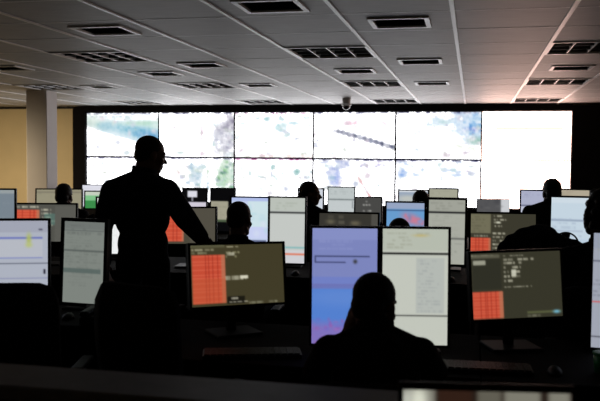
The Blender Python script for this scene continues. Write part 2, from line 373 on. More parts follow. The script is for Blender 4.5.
desk(.05, 3.28, 2.35, 4.12, 'dark console desk at the right with the dark tabular monitor')
desk(-4.35, 5.45, -2.78, 6.45, 'dark console desk of the second row behind the left monitors')
desk(-2.78, 5.80, -1.15, 6.72, 'second row dark console desk in front of the seated person left of centre')
desk(-1.15, 5.80, .05, 6.72, 'second row dark console desk in the middle behind the hunched person')
desk(.05, 5.80, 1.75, 6.95, 'second row dark console desk on the right behind the jacket')
desk(-5.0, 7.75, -4.05, 9.75, 'third row dark console desk beside the square column')
desk(-4.05, 8.35, -2.45, 9.75, 'third row dark console desk under the two half black portrait monitors')
desk(-2.45, 8.15, -.95, 9.35, 'third row dark console desk in front of the person in profile')
desk(-.95, 8.15, .35, 9.35, 'third row dark console desk right of centre')
desk(.35, 8.15, 1.9, 9.35, 'third row dark console desk below the white video wall panels')

# ------------------------------------------------------------------ monitors
def pic_doc(w, h, bg, seed, header=None, lines=(), dark=(70, 70, 75), text=(150, 155, 155)):
    q = Pic(w, h, bg)
    if header: q.rect(0, 0, 1, header[0], header[1])
    q.text(.06, .03, .94, .03+.14, text, 3, .35, seed); q.text(.12, .24, .92, .8, text, 16, .16, seed+1)
    for v, c in lines: q.hline(v, c, 0, 1, 1.6/h)
    return q
def pic_table(w, h, bg, red, seed, toolbar=True, tables=()):
    """dark application window with a block of red rows"""
    q = Pic(w, h, bg); g = np.random.default_rng(seed)
    u0, v0, u1, v1 = red
    q.rect(u0, v0, u1, v1, (206, 80, 56)); n = max(5, int((v1-v0)*h/2.6))
    for i in range(n): q.hline(v0+(v1-v0)*(i+.5)/n, (236, 120, 92), u0, u1, .5/h+.004, .55)
    for k in (.28, .42, .5, .62, .78): q.rect(u0+(u1-u0)*k-.004, v0, u0+(u1-u0)*k+.004, v1, (150, 40, 30), .55)
    q.rect(u1-.045*(u1-u0)/.4, v0, u1, v1, (190, 120, 90), .8)
    if toolbar:
        q.text(u0, .02, .66, .11, (196, 192, 160), 2, .85, seed, .85); q.text(u0, .1, u1, .16, (160, 156, 124), 1, .9, seed+4, .9); q.text(.37, .1, .62, .24, (170, 168, 130), 2, .7, seed+5, .7)
    for a in tables: q.text(*a, (205, 202, 180), max(1, int((a[3]-a[1])*h/3.4)), .85, int(a[0]*999+a[1]*77), .8)
    q.text(.6, .94, 1, .985, (175, 175, 150), 1, .55, seed+9); return q
MONG = 'operator monitors on the console desks'
def monitor(px, py, z, w, h, pic, label, yaw=0, tilt=4, roll=0, bez=.014, gain=1.0, sticker=None, desk_z=DZ, base=True, dark_back=True):
    c = P(px, py, z); yaw = math.radians(yaw)
    t = thing('monitor', label, 'monitor', (c.x, c.y, desk_z), yaw, MONG)
    R = Matrix.Translation((0, 0, c.z-desk_z)) @ Matrix.Rotation(math.radians(roll), 4, 'Y') @ Matrix.Rotation(-math.radians(tilt), 4, 'X')
    W, H = w/2+bez, h/2+bez
    hs = ring(-W, -H, W, H, bez, 0, .022)                         # front rim, drawn flat then stood up
    S = Matrix(((1, 0, 0, 0), (0, 0, 1, 0), (0, 1, 0, 0), (0, 0, 0, 1)))   # (x, z, depth) -> (x, depth, z)
    rim = MB(); rim.add(hs.v, hs.f, R @ Matrix.Translation((0, -.006, 0)) @ S); ro = rim.build('bezel', M_PLASTIC, t)
    MB().rbox((-W, .012, -H), (W, .04, H), .008, R).rbox((-W*.62, .038, -H*.55), (W*.62, .062, H*.55), .008, R).build('back_shell', M_SHELL, t)
    s = obj('screen', pic.mesh(w, h, gain), None, t); s.matrix_local = R @ Matrix.Translation((0, .003, 0))
    # stand: neck from behind the shell down to a foot on the desk
    nk = R @ Vector((0, .058, 0)); low = .012
    if base:
        MB().tube([nk + Vector((0, 0, .02)), nk + Vector((0, .03, -.02)), (0, nk.y+.035, max(low, nk.z*.5)), (0, nk.y+.03, low)], [.022, .024, .022, .026], 12).build('stand_neck', M_PLASTIC, t, True)
        MB().rbox((-.12, nk.y-.10, 0), (.12, nk.y+.10, .014), .005).build('stand_foot', M_PLASTIC, t)
    if sticker:
        sx, sz, sw, sh = sticker
        MB().rbox((sx-sw/2, -.0085, sz-sh/2), (sx+sw/2, -.006, sz+sh/2), .0008, R).build('sticker', M_WHITE, ro)
    return t
PH, PW = .531, .299                      # 24 inch portrait panel
# -- nearest row
q = Pic(66, 116, (136, 146, 206)); q.rect(0, 0, 1, .1, (146, 156, 214)); q.text(.1, .1, .9, .2, (160, 168, 222), 3, .4, 1); q.hline(.245, (40, 45, 80), .04, .88, .014); q.hline(.30, (50, 55, 95), .04, .52, .010); q.rect(.04, .245, .055, .3, (40, 45, 80)); q.blob(.66, .29, .03, .018, (60, 60, 60)); q.rect(0, .42, 1, .48, (124, 140, 214)); q.rect(0, .48, 1, .53, (120, 125, 195)); q.rect(0, .53, 1, 1, (92, 140, 226)); q.blob(.45, .6, .6, .08, (108, 150, 228), .7)
q.mask(np.clip((q.V-.78+.0*q.U)*12, 0, 1), (140, 125, 205)); q.specks(50, 0, .78, .8, 1, [(175, 95, 180), (120, 120, 215), (165, 120, 200)], .03, .012, .8, 4); q.blur(1)
monitor(344.5, 286, 3.68, .299, PH, q, 'portrait monitor with violet and blue window in front of the hunched person', 12, 3, 0, bez=.0115, gain=.82)
q = Pic(66, 116, (203, 207, 196)); q.rect(0, 0, 1, .19, (190, 196, 182)); q.text(.08, .03, .9, .18, (140, 140, 120), 5, .3, 5); q.blob(.58, .06, .12, .012, (200, 180, 110), .7); q.hline(.215, (25, 25, 25), 0, 1, .016); q.rect(.52, .25, .94, .72, (182, 188, 184), .7); q.text(.54, .26, .92, .72, (140, 145, 150), 16, .3, 6); q.hline(.745, (35, 35, 35), 0, 1, .013); q.blur(1)
monitor(415, 287, 3.66, .299, PH, q, 'bright off-white portrait monitor right of the hunched person, with a bold dark line', 11, 3, 0, bez=.0115, gain=.9)
q = Pic(96, 60, (66, 62, 42)); q = pic_table(96, 60, (68, 63, 42), (.02, .17, .36, .95), 7, True, [(.37, .12, .5, .2), (.36, .5, .62, .6), (.38, .86, .6, .96)])
q.rect(.02, .55, .36, .95, (200, 95, 60), .45); q.rect(.52, .52, .6, .56, (225, 222, 200)); q.rect(.37, .85, .56, .97, (30, 28, 20)); q.text(.4, .86, .6, .97, (215, 210, 190), 2, .8, 3); q.rect(.0, .0, .36, .05, (90, 88, 64)); q.blur(1)
monitor(238.5, 274.5, 3.98, .50, .298, q, 'tilted dark landscape monitor with a tall red table, below the seated person left of centre', 40, 9, 1.2, bez=.012, gain=.9)
q = pic_table(96, 60, (58, 57, 44), (.01, .58, .34, .98), 9, False, [(.36, .03, .72, .2), (.36, .2, .56, .46), (.0, .02, .34, .06), (.36, .5, .72, .55), (.0, .52, .34, .56)])
q.rect(.02, .1, .33, .55, (50, 50, 40)); q.rect(.03, .12, .17, .18, (190, 190, 170), .8); q.rect(.0, .04, .32, .08, (120, 118, 100), .6); q.rect(.45, .26, .5, .36, (215, 215, 195), .9); q.rect(.6, .9, .98, .93, (100, 105, 70), .8); q.blob(.93, .92, .04, .025, (120, 190, 215)); q.blur(1)
monitor(517, 285, 3.72, .437, .305, q, 'dark landscape monitor with a small red table at its lower left, on the right', 20, 6, -1.6, bez=.012, gain=.88)
q = pic_doc(60, 116, (160, 165, 178), 31, (.14, (150, 158, 175)), [(.245, (70, 72, 90)), (.60, (215, 70, 70)), (.9, (60, 60, 70))]); q.text(.02, .4, .5, .56, (110, 115, 130), 5, .5, 3); q.blur(1)
monitor(625, 292, 3.66, .28, .53, q, 'grey portrait monitor with a red line at the right edge of the picture', -8, 3, 0)
q = Pic(52, 92, (188, 194, 208)); q.rect(0, 0, 1, .14, (176, 180, 196)); q.hline(.21, (120, 130, 200), 0, .88, .025); q.hline(.44, (130, 140, 205), 0, .88, .02); q.rect(0, .225, .88, .43, (198, 202, 212)); q.blob(.62, .22, .05, .07, (188, 200, 110), .9); q.blob(.62, .29, .07, .03, (200, 210, 130), .8); q.hline(.51, (100, 105, 120), 0, 1, .012); q.rect(.9, .58, .94, .63, (40, 40, 55)); q.hline(.68, (150, 155, 190), 0, 1, .012); q.text(.8, .09, .98, .13, (60, 60, 80), 1, .8, 3); q.blur(1)
monitor(22.5, 263, 4.62, .282, .488, q, 'pale blue portrait monitor at the left edge behind the empty chair', 22, 3, 0, gain=.82)
q = pic_doc(46, 92, (146, 153, 146), 33, (.1, (130, 136, 132)), [(.115, (105, 112, 110)), (.36, (105, 112, 108))], text=(95, 100, 98)); q.rect(0, .58, .92, .63, (96, 112, 108), .8); q.text(.05, .12, .9, .58, (110, 118, 112), 14, .3, 4); q.blur(1)
monitor(83.5, 262.5, 4.62, .258, .470, q, 'grey-green portrait monitor with a white sticker, left of the standing person', -2, 3, .6, bez=.02, gain=.72, sticker=(.055, -.252, .045, .022))
# -- second row
q = Pic(40, 70, (196, 208, 238)); q.rect(.45, .06, 1, .45, (205, 226, 232)); q.rect(.0, .0, 1, .06, (176, 190, 232)); q.rect(.45, .64, .95, .71, (92, 100, 130)); q.rect(0, .45, 1, .62, (200, 208, 242)); q.specks(14, .45, .1, 1, .6, [(180, 215, 225), (215, 225, 240)], .08, .04, .7, 2); q.rect(0, .72, 1, 1, (208, 214, 242)); q.blur(1)
monitor(249.5, 230.5, 6.5, PW, PH, q, 'bright bluish portrait monitor facing the seated person left of centre', 6, 2)
q = Pic(36, 70, (196, 200, 196)); q.rect(0, 0, 1, .2, (186, 192, 184)); q.hline(.225, (60, 62, 62), 0, 1, .025); q.text(.1, .06, .95, .2, (160, 168, 155), 3, .4, 4); q.hline(.76, (140, 185, 185), 0, 1, .025); q.rect(0, .80, 1, 1, (206, 206, 210)); q.hline(.86, (220, 125, 100), 0, 1, .02); q.blur(1)
monitor(287, 230.5, 6.52, .29, PH, q, 'off-white portrait monitor with a thin orange line, beside the bluish one', 4, 2)
q = Pic(40, 70, (104, 156, 205)); q.rect(0, 0, 1, .1, (150, 165, 195)); q.hline(.12, (50, 70, 110), 0, 1, .02); q.blob(.68, .26, .25, .08, (215, 120, 140), .85, .2); q.specks(14, .45, .18, 1, .36, [(225, 110, 125), (130, 150, 200)], .05, .02, .8, 2); q.specks(12, 0, .2, 1, .9, [(125, 175, 215), (90, 140, 195)], .12, .06, .6, 7); q.blur(1)
monitor(405, 235, 6.42, PW, .515, q, 'blue portrait monitor with red specks above the low seated head', 3, 2)
q = pic_doc(36, 70, (168, 170, 160), 41, (.18, (160, 162, 152)), [(.2, (30, 30, 32))], text=(120, 122, 112)); q.hline(.6, (110, 112, 108), 0, 1, .018); q.text(.1, .62, .95, .98, (120, 122, 116), 9, .4, 3); q.blur(1)
monitor(446.5, 232, 6.42, .285, .515, q, 'grey-beige portrait monitor with a black line, behind the bright off-white one', 0, 2, bez=.02)
q = Pic(40, 70, (196, 212, 224)); q.rect(0, 0, 1, .08, (205, 218, 228)); q.hline(.34, (150, 165, 185), 0, 1, .02); q.hline(.5, (165, 178, 196), .05, .8, .03, .6); q.text(.05, .3, .8, .6, (160, 175, 195), 5, .5, 8); q.rect(0, .62, 1, 1, (188, 206, 222)); q.blur(1)
monitor(570.5, 231, 6.38, .30, PH, q, 'pale blue portrait monitor beside the person cut off by the right edge', -6, 2, 0, bez=.016)
q = pic_table(56, 40, (76, 72, 60), (.02, .14, .38, .92), 15, True, [(.42, .5, .6, .6)]); q.rect(.5, 0, 1, 1, (86, 82, 72), .8); q.blur(1)
monitor(190, 226, 6.45, .41, .285, q, 'dark landscape monitor with a red table under the standing person\'s arm', 8, 6, -1, gain=.95)
q = pic_table(64, 44, (62, 60, 48), (.0, .62, .32, 1), 17, False, [(.36, .03, .56, .36), (.0, .52, .32, .6), (.35, .45, .6, .9)]); q.rect(0, .03, .32, .5, (118, 115, 92)); q.text(.02, .05, .3, .5, (90, 88, 70), 6, .5, 2); q.rect(.4, .2, .46, .26, (215, 215, 195)); q.blur(1)
monitor(503, 233.5, 6.1, .48, .30, q, 'dark landscape monitor with a red block behind the jacket on the chair', 0, 8, -.5, gain=.9)
q = Pic(60, 36, (60, 58, 52)); q.text(.03, .04, .9, .3, (120, 116, 100), 2, .5, 2, .4); q.blob(.2, .22, .08, .06, (110, 105, 85), .8); q.blob(.62, .25, .08, .06, (120, 112, 90), .8); q.rect(.88, 0, 1, .6, (92, 90, 84), .8); q.blur(1)
monitor(348, 233, 6.2, .455, .30, q, 'dark grey landscape monitor low behind the violet portrait monitor', 2, 8, 0, gain=.85)
q = Pic(44, 30, (74, 74, 72)); q.text(.55, .1, .95, .6, (200, 200, 195), 4, .7, 5, .3); q.text(.1, .3, .5, .5, (110, 110, 105), 2, .6, 6, .4); q.blur(1)
monitor(361, 210, 9.15, .46, .28, q, 'dark grey landscape monitor with scattered white marks right of the person in profile, farther back', 0, 6, -1.5, gain=.95, base=True)
q = pic_table(64, 40, (84, 84, 78), (.03, .15, .40, .6), 19, False, [(.03, .02, .42, .12), (.44, .1, .64, .5), (.5, .3, .66, .6)]); q.rect(.48, .25, .66, .55, (90, 130, 120), .6); q.rect(.66, .06, 1, 1, (92, 92, 86)); q.blur(1)
monitor(45, 223, 6.5, .49, .30, q, 'dark landscape monitor with red rows in front of the farthest left head', 16, 6, 0, gain=.95)
q = Pic(40, 70, (120, 132, 142)); q.rect(0, 0, 1, .05, (150, 158, 160)); q.text(.1, .1, .9, .9, (135, 146, 155), 12, .3, 3); q.blur(1)
monitor(-5.5, 224, 6.25, PW, PH, q, 'plain blue-grey portrait monitor at the far left edge', 20, 2)
q = Pic(30, 54, (238, 240, 240)); q.text(.1, .1, .9, .9, (215, 218, 220), 12, .4, 3); q.blur(1)
monitor(113, 226, 6.9, .27, .48, q, 'white portrait monitor glimpsed between the standing person\'s arm and body', 14, 2)
# -- third row
q = pic_doc(34, 22, (150, 145, 122), 51, None, [(.12, (120, 115, 100))], text=(110, 106, 92)); q.blur(1)
monitor(59, 203, 8.7, .475, .29, q, 'beige landscape monitor behind the farthest left head', 18, 5)
q = Pic(30, 30, (196, 206, 190)); q.rect(0, .25, 1, .55, (110, 190, 125), .8); q.rect(0, .55, 1, 1, (60, 140, 75)); q.blur(2)
monitor(97, 200, 9.3, .27, .19, q, 'small monitor with a green picture left of the standing person', 14, 4)
q = Pic(30, 40, (222, 222, 232)); q.text(.05, .1, .9, .9, (190, 192, 205), 8, .3, 6); q.blur(1)
monitor(99, 196, 10.1, .42, .27, q, 'pale monitor nearest to the left end of the video wall', 12, 3)
q = Pic(30, 54, (10, 10, 12)); q.rect(.2, .06, .6, .2, (225, 225, 235)); q.rect(.36, .2, .44, .3, (150, 150, 160)); q.rect(.0, .32, 1, .5, (214, 208, 222)); q.rect(0, .5, 1, 1, (150, 148, 140)); q.blur(1)
monitor(194.5, 210, 9.45, .28, .50, q, 'half black portrait monitor with a white tag beside the standing person', 4, 2, gain=.95)
q = Pic(30, 54, (9, 9, 11)); q.rect(0, .30, .72, .72, (168, 164, 144)); q.text(.05, .34, .68, .7, (140, 138, 118), 6, .4, 3); q.rect(0, .72, .72, .78, (80, 95, 70)); q.blur(1)
monitor(222.5, 210, 9.45, .28, .50, q, 'half black portrait monitor with a beige block above the seated person left of centre', 3, 2, gain=.95)
q = Pic(30, 40, (206, 212, 222)); q.text(.1, .1, .9, .9, (170, 178, 190), 8, .3, 6); q.blur(1)
monitor(310.5, 211, 8.95, .275, .49, q, 'pale portrait monitor directly behind the person in profile', 0, 2)
q = pic_doc(34, 50, (190, 198, 198), 61, None, [(.27, (90, 98, 100))], text=(140, 148, 150)); q.rect(0, .3, 1, 1, (198, 204, 206), .6); q.rect(.9, .3, .93, .45, (120, 125, 130)); q.blur(1)
monitor(341, 210, 8.95, .292, .50, q, 'pale grey portrait monitor right of the person in profile', 0, 2, bez=.012)
q = Pic(34, 50, (150, 165, 185)); q.rect(0, .0, 1, .03, (215, 220, 225)); q.blob(.3, .18, .4, .08, (205, 205, 190), .7); q.rect(0, .3, 1, 1, (130, 150, 180)); q.blur(1)
monitor(413, 214, 8.6, .305, .50, q, 'blue-grey portrait monitor behind the farthest middle head', 0, 2)
q = pic_doc(34, 50, (166, 166, 148), 63, None, [], text=(138, 138, 122)); q.blur(1)
monitor(443, 212.5, 8.6, .295, .50, q, 'beige portrait monitor right of the farthest middle head', -2, 2)
q = Pic(30, 44, (84, 84, 86)); q.rect(.72, 0, 1, 1, (202, 204, 208)); q.specks(30, 0, 0, .7, 1, [(70, 70, 74), (104, 104, 104)], .08, .05, .7, 5); q.blur(1)
monitor(493, 219, 8.55, .335, .42, q, 'dark grey monitor with a white right strip in front of the white wall panels', -2, 3, -1, bez=.006)
q = pic_doc(30, 50, (172, 176, 200), 65, None, [(.35, (60, 62, 90))], text=(130, 134, 165)); q.rect(0, .38, 1, 1, (190, 194, 214)); q.blur(1)
monitor(533, 212, 8.55, .25, .45, q, 'lavender portrait monitor left of the farthest right head', -4, 2, bez=.018)
q = pic_doc(34, 24, (176, 166, 146), 67, None, [], text=(150, 140, 122)); q.blur(1)
monitor(566, 206, 8.5, .46, .34, q, 'beige landscape monitor right of the farthest right head', -6, 4, bez=.016)

# ------------------------------------------------------------------ chairs
def slab(w, h, t, curve, n=9, mrows=7, round_=.3):
    """upholstered pad in xz, bulging towards +y, sides curved forward"""
    bm = bmesh.new(); bmesh.ops.create_cube(bm, size=1); bmesh.ops.subdivide_edges(bm, edges=bm.edges[:], cuts=5, use_grid_fill=True)
    for v in bm.verts:
        x, y, z = v.co*2
        k = 1-round_*max(0, abs(x)-.6)*max(0, abs(z)-.6)*2.4
        e = (1-.55*abs(x)**6)*(1-.55*abs(z)**6)
        v.co = Vector((x*k*w/2, y*t/2*e + curve*x*x - .03*math.cos(z*1.4), z*k*h/2))
    me = bpy.data.meshes.new('pad'); bm.to_mesh(me); bm.free(); return me
CH = {}
def chair(x, y, rotz, label, back_top=1.02, arms=True):
    t = thing('office_chair', label, 'chair', (x, y, 0), rotz, 'black swivel office chairs')
    bh = back_top-.56
    key = round(bh, 2)
    if key not in CH: CH[key] = slab(.47, bh, .06, .05)
    b = obj('backrest', CH[key], M_FABRIC, t, True, (0, -.25, .56+bh/2)); b.rotation_euler = (.10, 0, 0)
    if 'seat' not in CH:
        CH['seat'] = slab(.49, .47, .08, -.0)
        CH['col'] = MB().lathe([(.03, .07), (.03, .2), (.022, .2), (.022, .41)], 14).mesh('gas_column', M_PLASTIC)
        CH['leg'] = MB().tube([(0, 0, .085), (.29, 0, .065)], [.024, .014], 10).mesh('base_leg', M_PLASTIC)
        CH['caster'] = MB().lathe([(.01, -.022), (.028, -.018), (.028, .018), (.01, .022)], 14, Matrix.Rotation(math.pi/2, 4, 'X')).mesh('caster', M_PLASTIC)
        CH['br'] = MB().tube([(0, -.02, .41), (0, -.22, .43), (0, -.30, .52), (0, -.285, .80)], [.02, .02, .018, .016], 10).mesh('back_bracket', M_PLASTIC)
        CH['arm'] = MB().tube([(0, .02, .44), (.04, .02, .46), (.045, .0, .63)], .013, 8).rbox((.015, -.12, .63), (.075, .13, .655), .01).mesh('armrest', M_PLASTIC)
    s = obj('seat', CH['seat'], M_FABRIC, t, True, (0, 0, .455)); s.rotation_euler = (math.pi/2, 0, 0); s.scale = (1, 1, 1)
    obj('gas_column', CH['col'], None, t, True); obj('back_bracket', CH['br'], None, t, True)
    for i in range(5):
        a = 2*math.pi*i/5+.3
        l = obj('base_leg', CH['leg'], None, t, True); l.rotation_euler = (0, 0, a)
        c = obj('caster', CH['caster'], None, l, True, (.285, 0, .030))
    if arms:
        for sd in (-1, 1):
            a = obj('armrest', CH['arm'], None, t); a.location = (sd*.235, 0, 0)
            if sd < 0: a.rotation_euler = (0, 0, math.pi); a.location = (-.235, 0, 0)
    return t

# ------------------------------------------------------------------ people
def cone_mesh(a, b, ra, rb, n=14):
    """rounded cone"""
    a = Vector(a); b = Vector(b); t = (b-a); L = t.length; t = t/L if L > 1e-6 else Vector((0, 0, 1))
    u = t.orthogonal().normalized(); w = t.cross(u); rings = []
    for q in np.linspace(-math.pi/2, 0, 5)[1:]: rings.append((a + t*(ra*math.sin(q)), ra*math.cos(q)))
    for q in np.linspace(0, math.pi/2, 5)[:-1]: rings.append((b + t*(rb*math.sin(q)), rb*math.cos(q)))
    vs = []; fs = []
    for c, r in rings:
        for k in range(n):
            g = 2*math.pi*k/n; vs.append(c + (u*math.cos(g)+w*math.sin(g))*r)
    m = len(rings)
    for i in range(m-1):
        for k in range(n): fs.append((i*n+k, i*n+(k+1) % n, (i+1)*n+(k+1) % n, (i+1)*n+k))
    vs += [a-t*ra, b+t*rb]; A = len(vs)-2; B = A+1
    for k in range(n): fs.append((A, (k+1) % n, k)); fs.append((B, (m-1)*n+k, (m-1)*n+(k+1) % n))
    return vs, fs
_bm = bmesh.new(); bmesh.ops.create_uvsphere(_bm, u_segments=20, v_segments=14, radius=1)
_bm.verts.index_update(); SPH = ([v.co.copy() for v in _bm.verts], [tuple(v.index for v in f.verts) for f in _bm.faces]); _bm.free()
class Body:
    def __init__(s): s.mb = MB(); s.prims = []
    def cone(s, a, b, ra, rb, tag='cloth'): vs, fs = cone_mesh(a, b, ra, rb); s.mb.add(vs, fs); s.prims.append(('c', Vector(a), Vector(b), ra, rb, tag))
    def ell(s, c, r, tag='cloth', R=None):
        R = R or Matrix.Identity(3); c = Vector(c)
        s.mb.add([c + R @ Vector((v.x*r[0], v.y*r[1], v.z*r[2])) for v in SPH[0]], SPH[1]); s.prims.append(('e', c, R, r, tag))
    def chain(s, pts, rs, tag='cloth'):
        for i in range(len(pts)-1): s.cone(pts[i], pts[i+1], rs[i], rs[i+1], tag)
    def hand(s, wrist, fwd, nrm, side, curl=.5, sc=1.0):
        """fwd: along the palm, nrm: out of the back of the hand, side: towards the thumb"""
        wrist = Vector(wrist); fwd = Vector(fwd).normalized(); nrm = Vector(nrm); nrm = (nrm - fwd*nrm.dot(fwd)).normalized()
        sd = fwd.cross(nrm); sd = sd if sd.dot(Vector(side)) > 0 else -sd
        R = Matrix((sd, fwd, nrm)).transposed()
        s.ell(wrist + fwd*.05*sc, (.041*sc, .055*sc, .017*sc), 'skin', R)
        for off, L in ((.030, .074), (.010, .083), (-.011, .077), (-.031, .060)):
            b = wrist + (fwd*.088 + sd*off)*sc; d1 = (fwd*math.cos(curl) - nrm*math.sin(curl) + sd*off*2).normalized(); m = b + d1*L*.55*sc
            d2 = (fwd*math.cos(curl*2.1) - nrm*math.sin(curl*2.1) + sd*off).normalized(); e = m + d2*L*.5*sc
            s.cone(b - fwd*.02, m, .0098*sc, .0088*sc, 'skin'); s.cone(m, e, .0088*sc, .0074*sc, 'skin')
        b = wrist + (fwd*.025 + sd*.028)*sc; m = b + (fwd*.03 + sd*.028 - nrm*.008)*sc; e = m + (fwd*.034 + sd*.008 - nrm*.012)*sc
        s.cone(b, m, .014*sc, .0105*sc, 'skin'); s.cone(m, e, .0105*sc, .0085*sc, 'skin')
    def head(s, c, R, sc=1.0):
        g = lambda x, y, z: c + R @ (Vector((x, y, z))*sc)
        e = lambda p, r: s.ell(g(*p), tuple(k*sc for k in r), 'skin', R)
        e((0, -.012, .035), (.077, .097, .084)); e((0, .036, -.035), (.060, .060, .082)); e((0, .055, -.092), (.036, .036, .026))
        for q in (-1, 1):
            e((q*.079, -.004, -.014), (.010, .021, .033)); s.cone(g(q*.045, -.0, -.07), g(q*.026, .058, -.092), .026*sc, .022*sc, 'skin')
            s.cone(g(q*.052, .068, .026), g(q*.012, .088, .024), .009*sc, .010*sc, 'skin'); e((q*.045, .06, -.03), (.020, .022, .022))
        s.cone(g(0, .090, .006), g(0, .114, -.030), .008*sc, .013*sc, 'skin')
        s.cone(g(-.020, .090, -.060), g(.020, .090, -.060), .007*sc, .007*sc, 'skin'); s.cone(g(-.017, .088, -.073), g(.017, .088, -.073), .008*sc, .008*sc, 'skin')
def remesh(mb, name, voxel, smooth=4):
    me = bpy.data.meshes.new(name); me.from_pydata(mb.v, [], mb.f); me.update()
    o = bpy.data.objects.new('tmp', me); COL.objects.link(o)
    r = o.modifiers.new('r', 'REMESH'); r.mode = 'VOXEL'; r.voxel_size = voxel
    k = o.modifiers.new('s', 'SMOOTH'); k.iterations = smooth; k.factor = .5
    dg = bpy.context.evaluated_depsgraph_get(); dg.update()
    out = bpy.data.meshes.new_from_object(o.evaluated_get(dg)); out.name = name
    bpy.data.objects.remove(o); bpy.data.meshes.remove(me)
    return out
def classify(me, prims, tags):
    n = len(me.polygons); C = np.zeros(n*3, np.float32); me.polygons.foreach_get('center', C); C = C.reshape(-1, 3)
    best = np.full(n, 1e9); idx = np.zeros(n, np.int32)
    for p in prims:
        if p[0] == 'c':
            a = np.array(p[1]); b = np.array(p[2]); d = b-a; t = np.clip(((C-a)@d)/max(1e-9, d@d), 0, 1)
            D = np.linalg.norm(C-a-t[:, None]*d, axis=1)-(p[3]+(p[4]-p[3])*t); tg = p[5]
        else:
            L = (C-np.array(p[1]))@np.array(p[2]); r = np.array(p[3]); k0 = np.linalg.norm(L/r, axis=1); k1 = np.linalg.norm(L/(r*r), axis=1)+1e-9
            D = k0*(k0-1)/k1; tg = p[4]
        m = D < best; best[m] = D[m]; idx[m] = tags.index(tg)
    me.polygons.foreach_set('material_index', idx); me.polygons.foreach_set('use_smooth', np.ones(n, bool)); me.update()
def hair(kind, c, R, sc, seed):
    mb = MB(); g = lambda x, y, z: c + R @ (Vector((x, y, z))*sc)
    def e(p, r): mb.add([g(p[0]+v.x*r[0], p[1]+v.y*r[1], p[2]+v.z*r[2]) for v in SPH[0]], SPH[1])
    rg = random.Random(seed)
    if kind == 'crop':
        e((0, -.020, .040), (.081, .096, .086)); e((0, -.055, -.01), (.070, .056, .062))
    elif kind == 'short':
        e((0, -.018, .044), (.085, .099, .090)); e((0, -.055, -.008), (.074, .060, .068))
        for i in range(16): a = rg.uniform(0, 6.3); b = rg.uniform(.1, 1.2); e((.066*math.cos(a)*math.sin(b), -.02+.075*math.sin(a)*math.sin(b), .052+.070*math.cos(b)), (.022, .024, .018))
    elif kind == 'wavy':
        e((0, -.022, .042), (.084, .098, .088)); e((0, -.065, -.025), (.072, .052, .08)); e((.0, -.06, -.085), (.05, .035, .035))
        for i in range(40):
            a = rg.uniform(2.9, 6.6); zz = rg.uniform(-.11, .11); k = math.sqrt(max(.1, 1-(zz/.15)**2)); e((.07*k*math.cos(a), -.035+.072*k*math.sin(a), zz*.8), (.022, .022, .021))
    else:
        e((0, -.025, .03), (.115, .115, .115)); e((0, -.06, -.06), (.11, .07, .10))
        for i in range(70):
            a = rg.uniform(2.8, 6.7); zz = rg.uniform(-.15, .14); k = math.sqrt(max(.15, 1-(zz/.19)**2)); e((.112*k*math.cos(a), -.035+.105*k*math.sin(a), zz), (.028, .028, .027))
        for i in range(16): a = rg.uniform(0, 6.3); e((.07*math.cos(a), -.02+.06*math.sin(a), .125), (.03, .03, .026))
    return remesh(mb, 'hair', .007, 2)
TAGS = ['cloth', 'skin', 'trousers', 'shoe']
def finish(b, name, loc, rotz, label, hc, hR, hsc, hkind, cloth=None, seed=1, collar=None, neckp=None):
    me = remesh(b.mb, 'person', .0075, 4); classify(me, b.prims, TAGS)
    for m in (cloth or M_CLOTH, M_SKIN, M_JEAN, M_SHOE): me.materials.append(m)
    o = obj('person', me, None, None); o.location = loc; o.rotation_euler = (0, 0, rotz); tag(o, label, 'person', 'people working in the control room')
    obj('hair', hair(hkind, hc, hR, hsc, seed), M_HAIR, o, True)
    for q in (-1, 1):
        p = hc + hR @ (Vector((q*.031, .0775, .006))*hsc); m = MB(); m.add([p + v*.0125*hsc for v in SPH[0]], SPH[1]); ey = m.build('eye', M_EYE, o, True)
        p2 = hc + hR @ (Vector((q*.031, .0860, .006))*hsc); m = MB(); m.add([p2 + v*.0056*hsc for v in SPH[0]], SPH[1]); m.build('iris', M_IRIS, ey, True)
    if neckp:                                            # a collar standing round the neck
        a, bb, r = neckp; m = MB(); t = (bb-a).normalized(); u = t.orthogonal().normalized(); w = t.cross(u); n = 24; vs = []; fs = []
        for (k, rr) in ((0, r*1.16), (1, r*1.10), (1, r*1.02), (0, r*1.06)):
            for i in range(n):
                g = 2*math.pi*i/n; vs.append(a + (bb-a)*k + (u*math.cos(g)+w*math.sin(g))*rr)
        for k in range(4):
            for i in range(n): fs.append((k*n+i, k*n+(i+1) % n, ((k+1) % 4)*n+(i+1) % n, ((k+1) % 4)*n+i))
        m.add(vs, fs).build('collar', cloth or M_CLOTH, o, True)
    return o
def V(*a): return Vector(a)
def head_rot(turn, nod, tiltz=0): return (Matrix.Rotation(math.radians(turn), 3, 'Z') @ Matrix.Rotation(-math.radians(nod), 3, 'X') @ Matrix.Rotation(math.radians(tiltz), 3, 'Y'))
def legs_seated(b):
    for s in (-1, 1):
        b.chain([V(s*.09, .0, .55), V(s*.15, .40, .53)], [.085, .060], 'trousers'); b.chain([V(s*.15, .40, .53), V(s*.155, .40, .30), V(s*.15, .38, .12)], [.058, .055, .042], 'trousers')
        b.chain([V(s*.15, .36, .055), V(s*.16, .52, .04)], [.042, .032], 'shoe'); b.ell((s*.15, .35, .045), (.04, .05, .042), 'shoe')
